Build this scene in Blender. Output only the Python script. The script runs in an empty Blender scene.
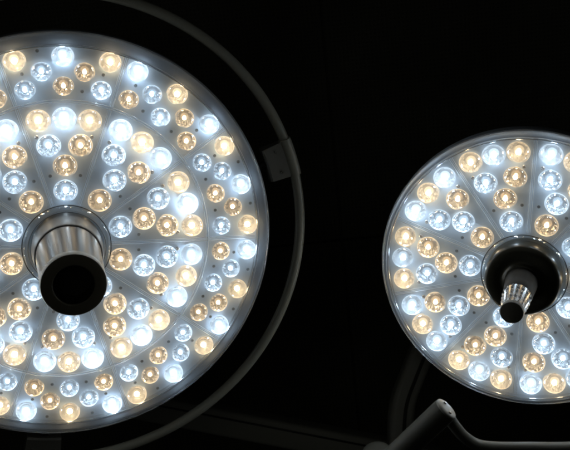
import bpy, bmesh, math, random
from mathutils import Vector, Matrix
from mathutils.geometry import delaunay_2d_cdt

random.seed(7)
PI = math.pi
S = bpy.context.scene
COL = S.collection

# ------------------------------------------------------------------ camera
CAM_H, ELEV = 0.95, 71.2
F_PX = 936.47                                   # focal length in photo pixels (570 wide)
cam_d = bpy.data.cameras.new('camera')
cam_d.sensor_width = 36.0
cam_d.lens = 36.0 * F_PX / 570.0
cam_d.clip_start = 0.02
cam_d.clip_end = 50
cam = bpy.data.objects.new('camera', cam_d)
COL.objects.link(cam)
CAM_M = Matrix.Translation((0, 0, CAM_H)) @ Matrix.Rotation(math.radians(90 + ELEV), 4, 'X')
cam.matrix_world = CAM_M
S.camera = cam


def at(x, y, d):
    """a point in the room seen at photo pixel x,y and depth d"""
    return CAM_M @ Vector(((x - 285) / F_PX * d, -(y - 225) / F_PX * d, -d))


# ------------------------------------------------------------------ materials
def new_mat(name):
    m = bpy.data.materials.new(name)
    m.use_nodes = True
    nt = m.node_tree
    for n in list(nt.nodes):
        nt.nodes.remove(n)
    out = nt.nodes.new('ShaderNodeOutputMaterial')
    return m, nt, out


def N(nt, t, **kw):
    n = nt.nodes.new(t)
    for k, v in kw.items():
        if hasattr(n, k) and not k[0].isupper():
            setattr(n, k, v)
        else:
            n.inputs[k.replace('_', ' ')].default_value = v
    return n


def principled(name, col, rough=.4, metal=0., noise=.12, nscale=60., bump=0., bscale=300., coat=0., spec=.5, aniso=0.):
    m, nt, out = new_mat(name)
    p = N(nt, 'ShaderNodeBsdfPrincipled')
    p.inputs['Roughness'].default_value = rough
    p.inputs['Metallic'].default_value = metal
    p.inputs['Specular IOR Level'].default_value = spec
    p.inputs['Coat Weight'].default_value = coat
    p.inputs['Anisotropic'].default_value = aniso
    p.inputs['Anisotropic Rotation'].default_value = .25 if aniso else 0
    if aniso:
        tg = N(nt, 'ShaderNodeTangent', direction_type='RADIAL', axis='Z')
        nt.links.new(tg.outputs[0], p.inputs['Tangent'])
    tc = N(nt, 'ShaderNodeTexCoord')
    no = N(nt, 'ShaderNodeTexNoise')
    no.inputs['Scale'].default_value = nscale
    no.inputs['Detail'].default_value = 5
    nt.links.new(tc.outputs['Object'], no.inputs['Vector'])
    r = N(nt, 'ShaderNodeMapRange')
    r.inputs['To Min'].default_value = 1 - noise
    r.inputs['To Max'].default_value = 1 + noise
    nt.links.new(no.outputs['Fac'], r.inputs['Value'])
    mx = N(nt, 'ShaderNodeVectorMath', operation='SCALE')
    mx.inputs[0].default_value = col
    nt.links.new(r.outputs[0], mx.inputs['Scale'])
    nt.links.new(mx.outputs[0], p.inputs['Base Color'])
    r2 = N(nt, 'ShaderNodeMapRange')
    r2.inputs['To Min'].default_value = max(rough - noise * .6, .03)
    r2.inputs['To Max'].default_value = rough + noise * .6
    nt.links.new(no.outputs['Fac'], r2.inputs['Value'])
    nt.links.new(r2.outputs[0], p.inputs['Roughness'])
    if bump:
        b = N(nt, 'ShaderNodeBump')
        b.inputs['Strength'].default_value = bump
        b.inputs['Distance'].default_value = .002
        n2 = N(nt, 'ShaderNodeTexNoise')
        n2.inputs['Scale'].default_value = bscale
        nt.links.new(tc.outputs['Object'], n2.inputs['Vector'])
        nt.links.new(n2.outputs['Fac'], b.inputs['Height'])
        nt.links.new(b.outputs[0], p.inputs['Normal'])
    nt.links.new(p.outputs[0], out.inputs[0])
    return m


def clear_plastic(name, gloss=.08, edge=.35, haze=.0, rough=.05, tint=(1, 1, 1, 1), bump=0., bscale=120.):
    """thin clear sheet: see-through with a fresnel reflection and a little milky haze"""
    m, nt, out = new_mat(name)
    tr = N(nt, 'ShaderNodeBsdfTransparent')
    tr.inputs[0].default_value = tint
    gl = N(nt, 'ShaderNodeBsdfGlossy')
    gl.inputs['Roughness'].default_value = rough
    gl.inputs['Color'].default_value = (1, 1, 1, 1)
    lw = N(nt, 'ShaderNodeLayerWeight')
    lw.inputs['Blend'].default_value = .35
    mr = N(nt, 'ShaderNodeMapRange')
    mr.inputs['To Min'].default_value = gloss
    mr.inputs['To Max'].default_value = edge
    nt.links.new(lw.outputs['Facing'], mr.inputs['Value'])
    mix = N(nt, 'ShaderNodeMixShader')
    nt.links.new(mr.outputs[0], mix.inputs[0])
    nt.links.new(tr.outputs[0], mix.inputs[1])
    nt.links.new(gl.outputs[0], mix.inputs[2])
    if bump:
        tc = N(nt, 'ShaderNodeTexCoord')
        n2 = N(nt, 'ShaderNodeTexNoise')
        n2.inputs['Scale'].default_value = bscale
        nt.links.new(tc.outputs['Object'], n2.inputs['Vector'])
        b = N(nt, 'ShaderNodeBump')
        b.inputs['Strength'].default_value = bump
        b.inputs['Distance'].default_value = .003
        nt.links.new(n2.outputs['Fac'], b.inputs['Height'])
        nt.links.new(b.outputs[0], gl.inputs['Normal'])
    last = mix
    if haze:
        tl = N(nt, 'ShaderNodeBsdfTranslucent')
        tl.inputs[0].default_value = (.9, .95, 1, 1)
        m2 = N(nt, 'ShaderNodeMixShader')
        m2.inputs[0].default_value = haze
        tcs = N(nt, 'ShaderNodeTexCoord')
        sm = N(nt, 'ShaderNodeTexNoise')
        sm.inputs['Scale'].default_value = 14
        sm.inputs['Detail'].default_value = 8
        sm.inputs['Roughness'].default_value = .65
        nt.links.new(tcs.outputs['Object'], sm.inputs['Vector'])
        smr = N(nt, 'ShaderNodeMapRange')
        smr.inputs['From Min'].default_value = .3
        smr.inputs['From Max'].default_value = .7
        smr.inputs['To Min'].default_value = haze * .7
        smr.inputs['To Max'].default_value = haze * 1.3
        nt.links.new(sm.outputs['Fac'], smr.inputs['Value'])
        nt.links.new(smr.outputs[0], m2.inputs[0])
        nt.links.new(mix.outputs[0], m2.inputs[1])
        nt.links.new(tl.outputs[0], m2.inputs[2])
        last = m2
    nt.links.new(last.outputs[0], out.inputs[0])
    return m


def emitter(name, col, strength):
    m, nt, out = new_mat(name)
    e = N(nt, 'ShaderNodeEmission')
    e.inputs[0].default_value = (*col, 1)
    oi = N(nt, 'ShaderNodeObjectInfo')
    mr = N(nt, 'ShaderNodeMapRange')
    mr.inputs['To Min'].default_value = strength * .8
    mr.inputs['To Max'].default_value = strength * 1.2
    nt.links.new(oi.outputs['Random'], mr.inputs['Value'])
    nt.links.new(mr.outputs[0], e.inputs[1])
    nt.links.new(e.outputs[0], out.inputs[0])
    return m


def cup_mat(name, tint, glow, lo, hi, rough=.2):
    """the cut optic of one diode: mirror facets with glints of diode light put in as glow (face attribute)"""
    m, nt, out = new_mat(name)
    at_ = N(nt, 'ShaderNodeAttribute', attribute_name='facet')
    p = N(nt, 'ShaderNodeBsdfPrincipled')
    p.inputs['Base Color'].default_value = (*tint, 1)
    p.inputs['Metallic'].default_value = .85
    p.inputs['Roughness'].default_value = rough
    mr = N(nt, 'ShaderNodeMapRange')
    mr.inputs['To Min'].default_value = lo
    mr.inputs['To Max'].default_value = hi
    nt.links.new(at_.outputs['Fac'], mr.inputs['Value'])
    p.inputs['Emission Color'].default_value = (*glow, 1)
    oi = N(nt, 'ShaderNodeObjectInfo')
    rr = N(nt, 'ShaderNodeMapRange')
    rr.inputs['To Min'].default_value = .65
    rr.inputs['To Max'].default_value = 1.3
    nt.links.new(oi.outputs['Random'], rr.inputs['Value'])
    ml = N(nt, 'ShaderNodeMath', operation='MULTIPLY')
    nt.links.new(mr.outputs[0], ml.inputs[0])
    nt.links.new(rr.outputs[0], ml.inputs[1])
    nt.links.new(ml.outputs[0], p.inputs['Emission Strength'])  # painted glow in place of diode light caught by the optic
    nt.links.new(p.outputs[0], out.inputs[0])
    try:
        m.cycles.emission_sampling = 'NONE'
    except Exception:
        pass
    return m


WHITE = (.64, .83, 1.0)
WARM = (1.0, .77, .45)
M = {}
M['plate'] = principled('brushed grey reflector plate', (.68, .80, .94), rough=.42, metal=.05, noise=.05, nscale=25)
M['rib'] = clear_plastic('clear ribs', gloss=.10, edge=.5, haze=.30, rough=.12)
M['hole'] = principled('screw hole black', (.012, .012, .013), rough=.6, noise=.02)
M['screw'] = principled('screw steel', (.42, .38, .34), rough=.28, metal=1., noise=.05, nscale=400)
M['cover'] = clear_plastic('clear cover', gloss=.02, edge=.16, haze=.072, rough=.10)
M['coveredge'] = clear_plastic('clear cover shoulder', gloss=.03, edge=.30, haze=.125, rough=.14, bump=.06)
M['hubglass'] = clear_plastic('clear hub ring', gloss=.05, edge=.6, haze=.03, rough=.05)
M['lens'] = clear_plastic('diode lens', gloss=.05, edge=.62, haze=.0, rough=.04)
M['seam'] = principled('dark seal', (.02, .02, .022), rough=.5, noise=.05)
M['ledge'] = principled('pale edge ledge', (.38, .44, .53), rough=.5, spec=.25, noise=.06, nscale=40)
M['trim'] = principled('polished dark trim', (.42, .43, .45), rough=.2, metal=1., noise=.05)
M['shell'] = principled('silver lacquer housing', (.17, .19, .22), rough=.6, metal=.0, spec=.15, noise=.08, nscale=30, bump=.05)
M['tube'] = principled('grey lacquered tube', (.30, .305, .265), rough=.34, noise=.06, nscale=20, bump=.04, bscale=500)
M['arm'] = principled('pale lacquered arm', (.032, .033, .028), rough=.6, spec=.22, noise=.08, nscale=14, bump=.04, bscale=400)
M['arm_dark'] = principled('dim painted arm', (.24, .24, .216), rough=.55, noise=.1, nscale=12, bump=.04, bscale=300)
M['steel'] = principled('brushed steel handle', (.12, .114, .107), rough=.41, metal=.75, noise=.04, nscale=90, aniso=.8)
M['steel_band'] = principled('satin steel band', (.085, .081, .077), rough=.55, metal=.3, noise=.06, nscale=90)
M['rubber'] = principled('black rubber', (.10, .093, .070), rough=.55, noise=.15, nscale=150)
M['rubber_tip'] = principled('dull rubber tip', (.055, .052, .041), rough=.6, noise=.15, nscale=150)
M['bow'] = principled('dull lacquered bow', (.062, .063, .056), rough=.5, spec=.3, noise=.1, nscale=25, bump=.05, bscale=500)
M['bracket'] = principled('dull bracket', (.12, .12, .108), rough=.5, noise=.12, nscale=30, bump=.06, bscale=500)
M['cap'] = principled('paler cap', (.13, .13, .122), rough=.5, spec=.3, noise=.08, nscale=40)
M['bore'] = principled('dark bore', (.004, .004, .004), rough=.6, noise=.1)
M['gloss_black'] = principled('gloss black plastic', (.022, .0215, .016), rough=.30, noise=.05, nscale=20, spec=.2)
M['knurl'] = principled('ribbed grey plastic', (.065, .062, .058), rough=.2, metal=.6, noise=.06)
M['neck'] = principled('smooth grey neck', (.020, .0195, .018), rough=.6, metal=.0, spec=.12, noise=.08, nscale=50)

GLOW = {'white': (.74, .88, 1.0), 'warm': (1.0, .79, .52)}
LED_M = {}
for kind, c, tin in (('white', WHITE, (.24, .27, .30)), ('warm', WARM, (.28, .235, .185))):
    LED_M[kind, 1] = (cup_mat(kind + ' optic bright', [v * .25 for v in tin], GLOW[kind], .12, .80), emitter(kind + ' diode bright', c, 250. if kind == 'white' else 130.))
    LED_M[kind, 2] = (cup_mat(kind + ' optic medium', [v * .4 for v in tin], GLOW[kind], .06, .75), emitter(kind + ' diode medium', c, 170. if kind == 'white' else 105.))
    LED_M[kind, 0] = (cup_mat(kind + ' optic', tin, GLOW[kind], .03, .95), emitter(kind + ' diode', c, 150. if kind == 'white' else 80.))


# ------------------------------------------------------------------ mesh helpers
def link(name, bm, mats, parent=None, smooth=True):
    me = bpy.data.meshes.new(name)
    bmesh.ops.recalc_face_normals(bm, faces=bm.faces)
    bm.to_mesh(me)
    bm.free()
    for m in (mats if isinstance(mats, (list, tuple)) else [mats]):
        me.materials.append(m)
    if smooth:
        for p in me.polygons:
            p.use_smooth = True
    o = bpy.data.objects.new(name, me)
    COL.objects.link(o)
    if parent:
        o.parent = parent
    return o


def sharp(o, deg=35):
    me = o.data
    bm = bmesh.new()
    bm.from_mesh(me)
    for e in bm.edges:
        if len(e.link_faces) == 2 and e.calc_face_angle(0) > math.radians(deg):
            e.smooth = False
    bm.to_mesh(me)
    bm.free()
    return o


def lathe(prof, n=128, closed_ends=(False, False), bm=None, mi=0):
    bm = bm or bmesh.new()
    rings = []
    for r, z in prof:
        if r < 1e-6:
            rings.append([bm.verts.new((0, 0, z))])
        else:
            rings.append([bm.verts.new((r * math.sin(2 * PI * i / n), r * math.cos(2 * PI * i / n), z)) for i in range(n)])
    for a, b in zip(rings, rings[1:]):
        for i in range(n):
            j = (i + 1) % n
            if len(a) == 1:
                f = bm.faces.new((a[0], b[i], b[j]))
            elif len(b) == 1:
                f = bm.faces.new((a[i], b[0], a[j]))
            else:
                f = bm.faces.new((a[i], b[i], b[j], a[j]))
            f.material_index = mi
    return bm


def torus(R, r, z, n=128, k=10, bm=None, a0=0., a1=2 * PI, mi=0):
    bm = bm or bmesh.new()
    full = abs(a1 - a0 - 2 * PI) < 1e-6
    rings = []
    for i in range(n if full else n + 1):
        a = a0 + (a1 - a0) * i / n
        ring = []
        for j in range(k):
            t = 2 * PI * j / k
            rr = R + r * math.cos(t)
            ring.append(bm.verts.new((rr * math.sin(a), rr * math.cos(a), z + r * math.sin(t))))
        rings.append(ring)
    m = len(rings)
    for i in range(m if full else m - 1):
        a, b = rings[i], rings[(i + 1) % m]
        for j in range(k):
            bm.faces.new((a[j], b[j], b[(j + 1) % k], a[(j + 1) % k])).material_index = mi
    if not full:
        bm.faces.new(rings[0])
        bm.faces.new(rings[-1])
    return bm


def sweep(pts, rad, k=20, prof=None, bm=None):
    """tube (or closed profile) along points, smoothed with Catmull-Rom"""
    bm = bm or bmesh.new()
    P = [Vector(p) for p in pts]
    Q = []
    if len(P) > 2:
        E_ = [P[0] * 2 - P[1]] + P + [P[-1] * 2 - P[-2]]
        for i in range(1, len(E_) - 2):
            for s in range(10):
                t = s / 10
                a, b, c, d = E_[i - 1], E_[i], E_[i + 1], E_[i + 2]
                Q.append(.5 * (2 * b + (c - a) * t + (2 * a - 5 * b + 4 * c - d) * t * t + (3 * b - a - 3 * c + d) * t ** 3))
        Q.append(P[-1])
    else:
        Q = P
    up = None
    rings = []
    for i, q in enumerate(Q):
        d = (Q[min(i + 1, len(Q) - 1)] - Q[max(i - 1, 0)]).normalized()
        if up is None:
            v = CAM_M.to_3x3() @ Vector((0, 0, 1))
            up = (v - d * v.dot(d)).normalized()
        up = (up - d * up.dot(d)).normalized()
        sd = d.cross(up)
        if prof:
            ring = [bm.verts.new(q + sd * a + up * b) for a, b in prof]
        else:
            ring = [bm.verts.new(q + (sd * math.cos(2 * PI * j / k) + up * math.sin(2 * PI * j / k)) * rad) for j in range(k)]
        rings.append(ring)
    n = len(rings[0])
    for a, b in zip(rings, rings[1:]):
        for j in range(n):
            bm.faces.new((a[j], b[j], b[(j + 1) % n], a[(j + 1) % n]))
    bm.faces.new(rings[0])
    bm.faces.new(rings[-1])
    return bm


def rbox(w, h, c):
    """rounded rectangle profile"""
    out = []
    for cx, cy, a0 in ((w / 2 - c, h / 2 - c, 0), (-w / 2 + c, h / 2 - c, 90), (-w / 2 + c, -h / 2 + c, 180), (w / 2 - c, -h / 2 + c, 270)):
        for s in range(5):
            a = math.radians(a0 + s * 22.5)
            out.append((cx + c * math.cos(a), cy + c * math.sin(a)))
    return out


def empty(name, m, label, cat, group=None):
    o = bpy.data.objects.new(name, None)
    o.empty_display_size = .05
    o.matrix_world = m
    COL.objects.link(o)
    o['label'] = label
    o['category'] = cat
    if group:
        o['group'] = group
    return o


def tag(o, label, cat):
    o['label'] = label
    o['category'] = cat
    return o


# ------------------------------------------------------------------ diode prototypes (unit radius, z towards the room)
def cup_bm(seed, bright):
    """collar, faceted conical wall, floor with little glow and the pedestal that carries the diode"""
    rnd = random.Random(seed)
    bm = bmesh.new()
    lay = bm.faces.layers.float.new('facet')
    n = 30
    rows = [(.985, .035), (.93, -.14), (.85, -.34), (.75, -.55), (.60, -.72)]
    rings = []
    for k, (r, z) in enumerate(rows):
        jit = 0 if k == 0 else .045
        rings.append([bm.verts.new(((r + rnd.uniform(-jit, jit)) * math.sin(2 * PI * (i + .5 * (k % 2)) / n + rnd.uniform(-jit, jit)),
                                    (r + rnd.uniform(-jit, jit)) * math.cos(2 * PI * (i + .5 * (k % 2)) / n), z + rnd.uniform(-jit, jit))) for i in range(n)])
    for k, (a, b) in enumerate(zip(rings, rings[1:])):
        for i in range(n):
            j = (i + 1) % n
            tris = ((a[i], b[i], a[j]), (a[j], b[i], b[j])) if k % 2 == 0 else ((a[i], b[i], b[j]), (a[i], b[j], a[j]))
            for t in tris:
                f = bm.faces.new(t)
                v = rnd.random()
                f[lay] = (v ** 2.2) * (1.0, .85, .6, .4)[k] if not bright else .15 + .85 * v * (1., .9, .7, .6)[k]  # random painted glow per facet, weaker deeper in the cup
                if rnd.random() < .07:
                    f[lay] = 1.5  # a few facets painted as strong glints
    # collar, floor and pedestal: bright rim and halo painted as even glow
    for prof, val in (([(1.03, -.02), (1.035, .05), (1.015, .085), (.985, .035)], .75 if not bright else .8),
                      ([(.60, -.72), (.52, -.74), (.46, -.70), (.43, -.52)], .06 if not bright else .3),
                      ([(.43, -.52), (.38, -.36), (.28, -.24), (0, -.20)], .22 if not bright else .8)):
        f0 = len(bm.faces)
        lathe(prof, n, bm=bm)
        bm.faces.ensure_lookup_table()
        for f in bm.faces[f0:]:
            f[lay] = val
            f.smooth = True
    return bm


def lens_bm():
    prof = [(.94 * math.cos(t), .06 + .46 * math.sin(t)) for t in [PI / 2 * i / 9 for i in range(10)]]
    prof[-1] = (0, prof[-1][1])
    return lathe(prof, 36)


def chip_bm(s):
    bm = bmesh.new()
    bmesh.ops.create_icosphere(bm, subdivisions=2, radius=s)
    for v in bm.verts:
        v.co.z = v.co.z * .85 + .03
    return bm


def mesh_of(bm, mats, name):
    o = link(name, bm, mats)
    me = o.data
    bpy.data.objects.remove(o)
    return me


CUP, CHIP = {}, {}
cup0 = None
for key, (cm, em) in LED_M.items():
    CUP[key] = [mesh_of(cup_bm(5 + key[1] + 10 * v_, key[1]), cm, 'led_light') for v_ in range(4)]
    for me_ in CUP[key]:
        for p_ in me_.polygons:
            p_.use_smooth = len(p_.vertices) == 4
    CHIP[key] = mesh_of(chip_bm((.18, .24, .22)[key[1]]), em, 'diode')
LENS = mesh_of(lens_bm(), M['lens'], 'lens')

# layout of one 36 degree sector: radius, angle, size; slots as fitted to the photograph
A1, A2, A3, A4, A5 = [math.radians(v) for v in (10.96, 8.5, 13.76, 6.66, 12.98)]
INNER = [(.2, -A1), (.2, 0), (.2, A1), (.16, -A2), (.16, A2), (.1271, 0), (.088, 0)]
OUTER = [(.293, -A3), (.293, 0), (.293, A3), (.2713, -A4), (.2713, A4), (.2485, -A5), (.2485, 0), (.2485, A5)]
C_IN = {0: ['warm', 'white', 'warm', 'white', 'warm', 'warm', 'white'], 1: ['white', 'warm', 'white', 'white', 'warm', 'white', 'warm']}
C_OUT = {0: ['warm', 'white', 'warm', 'white', 'warm', 'white', 'warm', 'white'], 1: ['white', 'warm', 'white', 'white', 'warm', 'warm', 'white', 'warm']}


def pose(R, t):
    m = Matrix.Identity(4)
    Rx = Matrix.Rotation(R[0], 3, 'X'); Ry = Matrix.Rotation(R[1], 3, 'Y'); Rz = Matrix.Rotation(R[2], 3, 'Z')
    r = Rx @ Ry @ Rz
    Fm = Matrix(((1, 0, 0), (0, -1, 0), (0, 0, -1)))
    r = Fm @ r @ Fm
    return CAM_M @ (Matrix.Translation(Fm @ Vector(t)) @ r.to_4x4())


def build_lamp(name, m, label, outer, c2, R_plate, R_rim, fate):
    root = empty(name, m, label, 'surgical light')

    def zs(r):
        return -c2 * r * r
    # ---- reflector plate with its black screw holes
    cups = []
    for s in range(10):
        for lay, ra, rb in ([(INNER, .0178, .0178)] + ([(OUTER, .0162, .0150)] if outer else [])):
            for k, (r, da) in enumerate(lay):
                a = s * PI / 5 + da
                cups.append((r * math.sin(a), r * math.cos(a), .955 * (ra if k < 3 else rb)))
    P2, E2 = [], []

    def loop(x, y, r, n):
        i0 = len(P2)
        for i in range(n):
            P2.append(Vector((x + r * math.cos(2 * PI * i / n), y + r * math.sin(2 * PI * i / n))))
            E2.append((i0 + i, i0 + (i + 1) % n))
    loop(0, 0, R_plate, 160)
    loop(0, 0, .062, 80)
    for x, y, r in cups:
        loop(x, y, r, 28)
    g = .012
    for i in range(-28, 29):
        for j in range(-28, 29):
            x, y = i * g, j * g
            if .067 < math.hypot(x, y) < R_plate - .005 and all(math.hypot(x - a, y - b) > r + .002 for a, b, r in cups):
                P2.append(Vector((x, y)))
    V2, _e, F2, *_o = delaunay_2d_cdt(P2, E2, [], 0, 1e-7)
    bm = bmesh.new()
    bv = [bm.verts.new((p.x, p.y, zs(p.length))) for p in V2]
    for f in F2:
        c = sum((V2[i] for i in f), Vector((0, 0))) / len(f)
        if .0622 < c.length < R_plate and all(math.hypot(c.x - a, c.y - b) > r * .97 for a, b, r in cups):
            bm.faces.new([bv[i] for i in f])
    for v in [v for v in bm.verts if not v.link_faces]:
        bm.verts.remove(v)
    holes, screws = [], []
    for s in range(10):
        b = s * PI / 5
        holes += [(.1135, b - math.radians(11.5)), (.1135, b + math.radians(11.5))]
        screws += [(.176, b - math.radians(13.4)), (.176, b + math.radians(13.4))]
        if outer:
            holes += [(.302, b - math.radians(7.)), (.302, b + math.radians(7.)), (.272, b - math.radians(12.6)), (.272, b + math.radians(12.6)),
                      (.242, b - math.radians(6.5)), (.242, b + math.radians(6.5))]
    for r, a in holes:
        if random.random() < .12:
            continue
        z = zs(r) + .0008
        c = Vector((r * math.sin(a), r * math.cos(a), z))
        rh = .0026
        vs = [bm.verts.new(c + Vector((rh * math.cos(t), rh * math.sin(t), 0))) for t in [2 * PI * i / 14 for i in range(14)]]
        bm.faces.new(vs).material_index = 1
    link('reflector_plate', bm, [M['plate'], M['hole']], root)
    # ---- screws
    first = None
    for r, a in screws:
        if first is None:
            sb = lathe([(.0031, 0), (.0031, .0010), (.0024, .0018), (.0012, .0019), (.0010, .0009), (0, .0008)], 16)
            first = link('screw', sb, M['screw'], root)
            o = first
        else:
            o = first.copy(); COL.objects.link(o); o.parent = root
        o.location = (r * math.sin(a), r * math.cos(a), zs(r) + .0003)
    # ---- moulded ribs between the sectors
    spans = [(.068, .2255 if outer else R_plate - .002)] + ([(.2285, R_plate - .002)] if outer else [])
    for s in range(10):
        a = (s + .5) * PI / 5
        for r0, r1 in spans:
            bm = bmesh.new()
            for off, w, h in ((-.0026, .0006, .0016), (.0026, .0006, .0016), (0, .0004, .0009)):
                sect = [(-w, 0), (-w * .7, h), (w * .7, h), (w, 0)]
                rings = []
                for i in range(7):
                    r = r0 + (r1 - r0) * i / 6
                    rings.append([bm.verts.new(Vector((r * math.sin(a), r * math.cos(a), zs(r) + z + .0004)) + Vector((math.cos(a), -math.sin(a), 0)) * (u + off)) for u, z in sect])
                for p, q in zip(rings, rings[1:]):
                    for j in range(3):
                        bm.faces.new((p[j], q[j], q[j + 1], p[j + 1]))
                bm.faces.new(rings[0]); bm.faces.new(rings[-1])
            link('sector_rib', bm, M['rib'], root, smooth=False)
    if outer:
        bm = bmesh.new()
        for rr in (.2240, .2275):
            lathe([(rr - .0007, zs(rr)), (rr - .0004, zs(rr) + .0017), (rr + .0004, zs(rr) + .0017), (rr + .0007, zs(rr))], 160, bm=bm)
        link('ring_rib', bm, M['rib'], root)
    # ---- clear cover with rounded shoulder, dark seal
    zc = .013
    RS = .0060
    R_rim -= .0035
    rim0 = R_rim - RS
    prof = [(r, zs(r) + zc) for r in [.067 + (rim0 - .067) * i / 10 for i in range(11)]]
    bm = lathe(prof, 160)
    sh = [(rim0, zs(rim0) + zc)]
    zb = zs(rim0) + zc
    for i in range(1, 9):
        t = PI / 2 * i / 8
        sh.append((rim0 + RS * math.sin(t), zb - RS * (1 - math.cos(t))))
    sh.append((R_rim + .0002, zb - .011))
    lathe(sh, 160, bm=bm, mi=1)
    bmesh.ops.remove_doubles(bm, verts=bm.verts, dist=1e-5)
    link('clear_cover', bm, [M['cover'], M['coveredge']], root)
    link('cover_seal', torus(R_plate - .0004, .0009, zs(R_plate) + zc - .0016, 160, 10), M['trim'], root)
    link('cover_bead', torus(R_plate + .0022, .0007, zs(R_plate) + zc + .0004, 160, 8), M['rib'], root)
    # ---- housing
    zr = zs(R_plate)
    link('edge_ledge', lathe([(R_plate + .0002, zr), (R_rim - .006, zr + .0032), (R_rim - .0022, zr + .0034), (R_rim - .0015, zr + .001)], 160), M['ledge'], root)
    prof = [(R_rim - .0014, zr - .001), (R_rim + .0008, zb - .0112), (R_rim + .0016, zb - .013), (R_rim + .0018, zb - .028), (R_rim + .0005, zb - .034), (R_rim - .010, zb - .044), (R_rim - .05, zb - .062), (R_rim * .55, zb - .085),
            (.09, zb - .10), (.085, zb - .13), (0, zb - .132)]
    sharp(link('housing', lathe(prof, 160), M['shell'], root), 50)
    # ---- hub: gasket, clear ring
    hub = link('hub_ring', lathe([(.0672, -.001), (.0672, .010), (.0655, .0155), (.0635, .0175), (.0610, .0165), (.0585, .013), (.0570, .004)], 96), M['hubglass'], root)
    bm = torus(.0680, .0008, .0132, 96, 8)
    torus(.0590, .0004, .0205 if outer else .016, 96, 8, bm=bm)
    link('gasket', bm, M['seam'], hub)
    link('hub_base', lathe([(.0672, .0015), (.0, .0025)], 96), M['plate'], root)
    if outer:
        hb = link('handle', lathe([(.0535, .002), (.0535, .016), (.0525, .024), (.0520, .030), (.0500, .034), (.0496, .042), (.0493, .052), (.0488, .0535), (.0455, .180), (.0450, .181)], 96), M['steel'], root)
        sharp(hb, 30)
        link('collar', lathe([(.0540, .020), (.0545, .023), (.0520, .058), (.0508, .0605), (.0492, .061)], 96), M['steel_band'], hb)
        e = link('grip_end', lathe([(.0453, .170), (.0462, .172), (.0464, .181), (.0452, .1845), (.0430, .1855), (.0300, .1855), (.0285, .184), (.0280, .150), (0, .149)], 96), [M['rubber'], M['bore']], hb)
        for p in e.data.polygons:
            c = p.center
            if math.hypot(c.x, c.y) < .0287:
                p.material_index = 1
        sharp(e, 40)
    else:
        hb = link('handle_base', lathe([(.0590, .002), (.0598, .010), (.0600, .030), (.0590, .037), (.0560, .0405), (.0500, .042), (.0420, .0418), (.0360, .0395), (.0330, .0392), (.0300, .0405), (.0285, .043), (.0250, .0445), (0, .0445)], 96), M['gloss_black'], root)
        nk = link('handle_neck', lathe([(.0260, .043), (.0250, .050), (.0232, .075), (.0217, .1000), (.0210, .1005)], 64), M['neck'], hb)
        # ribbed grip: lobed section
        bm = bmesh.new()
        rings = []
        n = 16 * 14
        for q_ in range(49):
            z = .0985 + .0555 * q_ / 48
            R0 = .0216 - .0048 * q_ / 48 - (.0010 if q_ in (0, 48) else 0)
            amp = .0013 * max(0., math.sin(q_ * PI / 6 - .3)) ** .7 if 2 < q_ < 47 else 0
            ring = []
            for i in range(n):
                a = 2 * PI * i / n
                rr = R0 + amp * max(0., math.cos(16 * a)) ** 1.3
                ring.append(bm.verts.new((rr * math.sin(a), rr * math.cos(a), z)))
            rings.append(ring)
        for p, q in zip(rings, rings[1:]):
            for i in range(n):
                bm.faces.new((p[i], q[i], q[(i + 1) % n], p[(i + 1) % n]))
        link('ribbed_grip', bm, M['knurl'], hb)
        sharp(link('grip_end', lathe([(.0168, .150), (.0176, .152), (.0177, .157), (.0168, .1595), (.0150, .160), (0, .1602)], 48), M['rubber_tip'], hb), 40)
    # ---- the diodes
    rest, cand = [], []
    count = 0
    for s in range(10):
        rows = [(INNER, C_IN[s % 2], .0178, .0178, 0)] + ([(OUTER, C_OUT[s % 2], .0162, .0150, 1)] if outer else [])
        for lay, cols, ra, rb, isout in rows:
            for k, (r, da) in enumerate(lay):
                a = s * PI / 5 + da
                bright = (1 if outer else 2) if k < 3 else 0
                rad = ra if k < 3 else rb
                key = (cols[k], bright)
                p = Vector((r * math.sin(a), r * math.cos(a), zs(r) + .0012 + random.uniform(-.0005, .0005)))
                # diodes lean in towards the common focus
                rot = (Vector((-p.x + random.uniform(-.05, .05), -p.y + random.uniform(-.05, .05), .95)) if True else None).normalized().to_track_quat('Z', 'Y').to_matrix().to_4x4()
                mm = Matrix.Translation(p) @ rot @ Matrix.Rotation(random.uniform(0, 2 * PI), 4, 'Z') @ Matrix.Scale(rad, 4)
                w = cam.matrix_world.inverted() @ (m @ p)
                px = 285 + F_PX * w.x / -w.z
                py = 225 - F_PX * w.y / -w.z
                inside = min(px, 570 - px, py, 450 - py)           # pixels inside the frame
                hidden = outer and not isout and s == 5 and k == 6       # behind the handle
                cand.append((inside if not hidden else -50, key, mm))
    cand.sort(key=lambda c_: -min(c_[0], 12))
    for rank, (inside, key, mm) in enumerate(cand):
        if rank < 100 and inside > -11:
            count += 1
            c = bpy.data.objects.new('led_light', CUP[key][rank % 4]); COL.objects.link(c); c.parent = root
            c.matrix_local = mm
            for nm, me in (('diode', CHIP[key]), ('lens', LENS)):
                q = bpy.data.objects.new(nm, me); COL.objects.link(q); q.parent = c
        else:
            rest.append((key, mm))
    print('in view', sum(1 for c_ in cand if c_[0] > -11))
    print('diodes in view', name, count, 'rest', len(rest))
    if rest:
        bm = bmesh.new()
        mats = []
        for key, mm in rest:
            for me in (CUP[key][len(bm.faces) % 4], CHIP[key], LENS):
                mat = me.materials[0]
                if mat not in mats:
                    mats.append(mat)
                n0 = len(bm.faces)
                nv = len(bm.verts)
                bm.from_mesh(me)
                bm.verts.ensure_lookup_table(); bm.faces.ensure_lookup_table()
                for v in bm.verts[nv:]:
                    v.co = mm @ v.co
                for f in bm.faces[n0:]:
                    f.material_index = mats.index(mat)
        o = link('led_light', bm, mats, root)
        o['kind'] = 'stuff'
    return root


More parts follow.
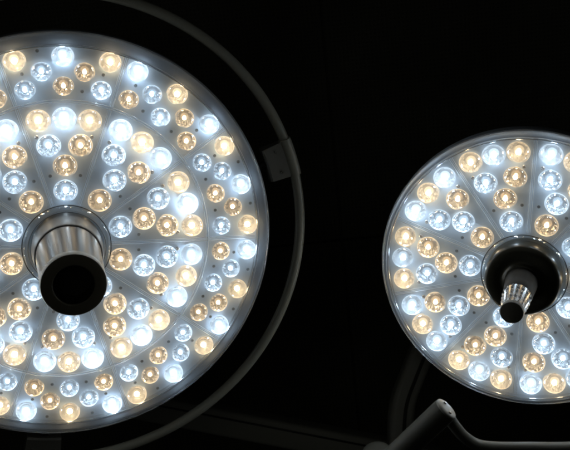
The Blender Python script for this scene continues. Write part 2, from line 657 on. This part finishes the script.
mB = pose((.29855, -.27211, .04864), (-.34270, .03123, 1.47014))
mS = pose((.35927, .35497, -.32781), (.38651, .07576, 1.50852))
lampB = build_lamp('surgical_lamp', mB, 'large round surgical light with thick steel handle and grey tube ring around it', True, .10, .3086, .333, None)
lampS = build_lamp('surgical_lamp', mS, 'smaller round surgical light with black hub, slim ribbed handle and a single field of bulbs', False, .0, .2235, .2385, None)

# ------------------------------------------------------------------ big lamp: outer tube ring with clamps
RR, RZ, RT = .3875, -.020, .0082
ring = link('tube_ring', torus(RR, RT, RZ, 200, 20), M['tube'], lampB)


def clamp(deg):
    a = math.radians(deg)
    w = math.radians(4.7)
    bm = torus(RR, .0108, RZ, 16, 24, a0=a - w, a1=a + w)
    sl = link('clamp_sleeve', bm, M['tube'], lampB)
    sharp(sl, 50)
    # flat bracket reaching in to the housing
    bm = bmesh.new()
    n = 10
    top, bot = [], []
    for i in range(n + 1):
        t = a + (i / n - .5) * 2 * w * .98
        col = []
        for r, z in ((RR - .0085, RZ + .008), (RR - .040, RZ + .009), (RR - .043, RZ + .006), (RR - .043, RZ - .012), (RR - .040, RZ - .015), (RR - .0085, RZ - .008)):
            col.append(bm.verts.new((r * math.sin(t), r * math.cos(t), z)))
        top.append(col)
    for p, q in zip(top, top[1:]):
        for j in range(6):
            bm.faces.new((p[j], q[j], q[(j + 1) % 6], p[(j + 1) % 6]))
    bm.faces.new(top[0]); bm.faces.new(top[-1])
    bmesh.ops.bevel(bm, geom=[e for e in bm.edges if len(e.link_faces) == 2 and e.calc_face_angle(0) > .6], offset=.002, segments=2, affect='EDGES')
    b = link('bracket', bm, M['bracket'], sl)
    sharp(b, 40)
    u = Vector((math.sin(a), math.cos(a), 0))
    link('pin', sweep([u * (RR - .034) + Vector((0, 0, RZ - .004)), u * (RR - .085) + Vector((0, 0, RZ - .012))], .007, 16), M['seam'], sl)
    for da in (-.05, .05):
        v = Vector((math.sin(a + da), math.cos(a + da), 0)) * (RR - .022)
        sb_ = lathe([(.0024, 0), (.0024, .0009), (.0018, .0012), (.0009, .0003), (0, .0002)], 14)
        sb_.transform(Matrix.Translation((v.x, v.y, RZ + .0086)))
        link('screw', sb_, M['bracket'], sl)


for d in (70, 187, 308):
    clamp(d)

# ------------------------------------------------------------------ small lamp: tubular bow that carries it
bow = [at(447, 414, 1.455), at(454, 425, 1.47), at(464, 436.5, 1.485), at(477, 444.5, 1.50), at(495, 447.2, 1.50), at(530, 447.5, 1.50), at(575, 447, 1.50), at(640, 440, 1.49), at(690, 400, 1.47), at(705, 330, 1.46), at(690, 270, 1.46)]
inv = mS.inverted()
bm = sweep(bow, .0092, 20)
bm.transform(inv)
b = link('carrying_bow', bm, M['bow'], lampS)
bm = sweep([at(694, 275, 1.46), at(664, 277, 1.50)], .017, 24)
bm.transform(inv)
link('pivot', bm, M['tube'], lampS)

# ------------------------------------------------------------------ tubular arm with a capped end, front right
d_cam = Vector((.63, .71, .32)).normalized()           # towards the capped end, camera axes (right, up, to viewer)
d_w = (CAM_M.to_3x3() @ d_cam).normalized()
tip = at(446, 409, 1.43)
root = empty('support_arm', Matrix.Translation(tip - d_w * .55), 'thick grey tubular arm ending in a round cap with screws below the smaller light', 'lamp arm')
q = d_w.to_track_quat('Z', 'Y').to_matrix().to_4x4()
ax = bpy.data.objects.new('arm_tube', None)
bpy.data.objects.remove(ax)
Lq = .55
bm = lathe([(0, 0), (.0196, 0), (.0196, Lq - .004), (.0186, Lq - .001)], 48)
bm.transform(q)
sharp(link('arm_tube', bm, M['arm'], root), 40)
bm = lathe([(.0186, Lq - .003), (.0188, Lq + .0005), (.0178, Lq + .0022), (.010, Lq + .0030), (0, Lq + .0032)], 48)
bm.transform(q)
cap = link('end_cap', bm, M['cap'], root)
for sx, sy in ((-.004, .0095), (.0035, -.0095)):
    bm = lathe([(.0026, Lq + .0015), (.0026, Lq + .0042), (.0020, Lq + .0050), (.0012, Lq + .0050), (.0010, Lq + .0036), (0, Lq + .0035)], 16)
    bm.transform(Matrix.Translation((sx, sy, 0)))
    bm.transform(q)
    link('screw', bm, M['screw'], cap)

# ------------------------------------------------------------------ angled arm behind the smaller lamp
P = [at(433, 318, 1.80), at(424, 345, 1.78), at(411, 378, 1.765), at(404, 397, 1.755), at(401, 414, 1.75), at(400, 440, 1.75), at(400, 500, 1.75)]
base = P[-1]
root = empty('hinged_arm', Matrix.Translation(base), 'dim angled box arm rising behind the lower left edge of the smaller light', 'lamp arm')
bm = sweep(P, 0, prof=rbox(.044, .05, .010))
bm.transform(Matrix.Translation(-base))
sharp(link('arm_body', bm, M['arm_dark'], root), 60)
bm = sweep([p + CAM_M.to_3x3() @ Vector((.004, 0, .0255)) for p in P], 0, prof=rbox(.006, .004, .0012))
bm.transform(Matrix.Translation(-base))
link('cover_strip', bm, M['arm'], root)

# rounded joint just peeping into the frame at the bottom
c0 = at(378, 462, 1.60)
root = empty('joint_cap', Matrix.Translation(c0), 'small pale rounded joint cap at the bottom edge left of the capped tube', 'lamp joint')
bm = lathe([(0, -.05), (.026, -.05), (.026, .018), (.0245, .024), (.018, .029), (.009, .031), (0, .0315)], 40)
qq = (CAM_M.to_3x3() @ Vector((-.12, .85, .5))).to_track_quat('Z', 'Y').to_matrix().to_4x4()
bm.transform(qq)
link('joint_body', bm, M['arm'], root)
bm = torus(.0263, .0012, .012, 40, 8)
bm.transform(qq)
link('joint_ring', bm, M['seam'], root)

# long flat beam of the ceiling mount
P = [at(120, 400, 2.05), at(260, 426, 2.02), at(440, 462, 1.98)]
root = empty('suspension_beam', Matrix.Translation(P[0]), 'long dark flat beam crossing the dark between both lights at the bottom', 'beam')
bm = sweep([P[0], P[2]], 0, prof=rbox(.056, .07, .008))
bm.transform(Matrix.Translation(-P[0]))
sharp(link('beam_body', bm, M['arm_dark'], root), 60)
bm = sweep([P[0] + (CAM_M.to_3x3() @ Vector((0, .012, .036))), P[2] + (CAM_M.to_3x3() @ Vector((0, .012, .036)))], 0, prof=rbox(.004, .003, .001))
bm.transform(Matrix.Translation(-P[0]))
link('trim_strip', bm, M['seam'], root)

# ------------------------------------------------------------------ perforated metal ceiling
m, nt, out = new_mat('perforated black ceiling')
tc = N(nt, 'ShaderNodeTexCoord')
mp = N(nt, 'ShaderNodeMapping')
mp.inputs['Scale'].default_value = (105, 105, 105)
nt.links.new(tc.outputs['Object'], mp.inputs[0])
fr = N(nt, 'ShaderNodeVectorMath', operation='FRACTION')
nt.links.new(mp.outputs[0], fr.inputs[0])
sb = N(nt, 'ShaderNodeVectorMath', operation='SUBTRACT')
sb.inputs[1].default_value = (.5, .5, 0)
nt.links.new(fr.outputs[0], sb.inputs[0])
sx = N(nt, 'ShaderNodeSeparateXYZ')
nt.links.new(sb.outputs[0], sx.inputs[0])
cx = N(nt, 'ShaderNodeCombineXYZ')
nt.links.new(sx.outputs[0], cx.inputs[0])
nt.links.new(sx.outputs[1], cx.inputs[1])
ln = N(nt, 'ShaderNodeVectorMath', operation='LENGTH')
nt.links.new(cx.outputs[0], ln.inputs[0])
lt = N(nt, 'ShaderNodeMapRange')
lt.inputs['From Min'].default_value = .22
lt.inputs['From Max'].default_value = .30
nt.links.new(ln.outputs['Value'], lt.inputs['Value'])
no = N(nt, 'ShaderNodeTexNoise')
no.inputs['Scale'].default_value = 2.2
no.inputs['Detail'].default_value = 6
nt.links.new(tc.outputs['Object'], no.inputs['Vector'])
mr = N(nt, 'ShaderNodeMapRange')
mr.inputs['From Min'].default_value = .3
mr.inputs['From Max'].default_value = .7
mr.inputs['To Min'].default_value = .035
mr.inputs['To Max'].default_value = .10
nt.links.new(no.outputs['Fac'], mr.inputs['Value'])
mu = N(nt, 'ShaderNodeMath', operation='MULTIPLY')
ad = N(nt, 'ShaderNodeMath', operation='MULTIPLY_ADD')
ad.inputs[1].default_value = .35
ad.inputs[2].default_value = .65
nt.links.new(lt.outputs[0], ad.inputs[0])
nt.links.new(ad.outputs[0], mu.inputs[0])
nt.links.new(mr.outputs[0], mu.inputs[1])
p = N(nt, 'ShaderNodeBsdfPrincipled')
p.inputs['Roughness'].default_value = .6
p.inputs['Specular IOR Level'].default_value = .15
cc = N(nt, 'ShaderNodeCombineColor')
nt.links.new(mu.outputs[0], cc.inputs[0])
nt.links.new(mu.outputs[0], cc.inputs[1])
m2 = N(nt, 'ShaderNodeMath', operation='MULTIPLY')
m2.inputs[1].default_value = .8
nt.links.new(mu.outputs[0], m2.inputs[0])
nt.links.new(m2.outputs[0], cc.inputs[2])
nt.links.new(cc.outputs[0], p.inputs['Base Color'])
nt.links.new(p.outputs[0], out.inputs[0])
M['ceiling'] = m
CZ = 3.15
cz0 = at(342, 240, 1.0)
dirv = cz0 - CAM_M.translation
corner = CAM_M.translation + dirv * ((CZ - CAM_H) / dirv.z)     # where four ceiling panels meet
bm = bmesh.new()
pw = 1.2
for i in range(-3, 3):
    for j in range(-3, 3):
        g = .003
        x0, x1, y0, y1 = i * pw + g, (i + 1) * pw - g, j * pw + g, (j + 1) * pw - g
        v = [bm.verts.new(c) for c in ((x0, y0, 0), (x1, y0, 0), (x1, y1, 0), (x0, y1, 0))]
        u = [bm.verts.new(c) for c in ((x0, y0, .012), (x1, y0, .012), (x1, y1, .012), (x0, y1, .012))]
        bm.faces.new(v)
        for a in range(4):
            bm.faces.new((v[a], v[(a + 1) % 4], u[(a + 1) % 4], u[a]))
v = [bm.verts.new(c) for c in ((-3.6, -3.6, .013), (3.6, -3.6, .013), (3.6, 3.6, .013), (-3.6, 3.6, .013))]
bm.faces.new(v)
ce = link('ceiling', bm, M['ceiling'], smooth=False)
ce.location = corner
ce.rotation_euler.z = math.radians(-6)
ce['kind'] = 'structure'

# ------------------------------------------------------------------ light: the lamps themselves plus the faint bounce from the room below
w = bpy.data.worlds.new('World')
S.world = w
w.use_nodes = True
w.node_tree.nodes['Background'].inputs[0].default_value = (.95, 1., .9, 1)
w.node_tree.nodes['Background'].inputs[1].default_value = .004
ld = bpy.data.lights.new('room_bounce', 'AREA')
ld.shape = 'RECTANGLE'
ld.size, ld.size_y = 1.6, 1.2
ld.energy = 1.0
ld.color = (1., 1., .86)
lo = bpy.data.objects.new('room_bounce', ld)
COL.objects.link(lo)
lo.location = (-.5, -.5, .25)
lo.rotation_euler = (Vector((.1, 1.0, 2.3)) - lo.location).to_track_quat('-Z', 'Y').to_euler()

# ------------------------------------------------------------------ render settings
S.render.engine = 'CYCLES'
cy = S.cycles
cy.use_denoising = True
try:
    cy.denoiser = 'OPENIMAGEDENOISE'
    cy.denoising_input_passes = 'RGB_ALBEDO_NORMAL'
except Exception:
    pass
cy.max_bounces = 10
cy.transparent_max_bounces = 24
cy.diffuse_bounces = 3
cy.glossy_bounces = 5
cy.sample_clamp_indirect = 4.0
cy.caustics_reflective = True
cy.pixel_filter_type = 'BLACKMAN_HARRIS'
cy.filter_width = 2.3
S.view_settings.view_transform = 'Standard'
S.view_settings.look = 'None'
S.view_settings.exposure = 0
S.view_settings.gamma = 1
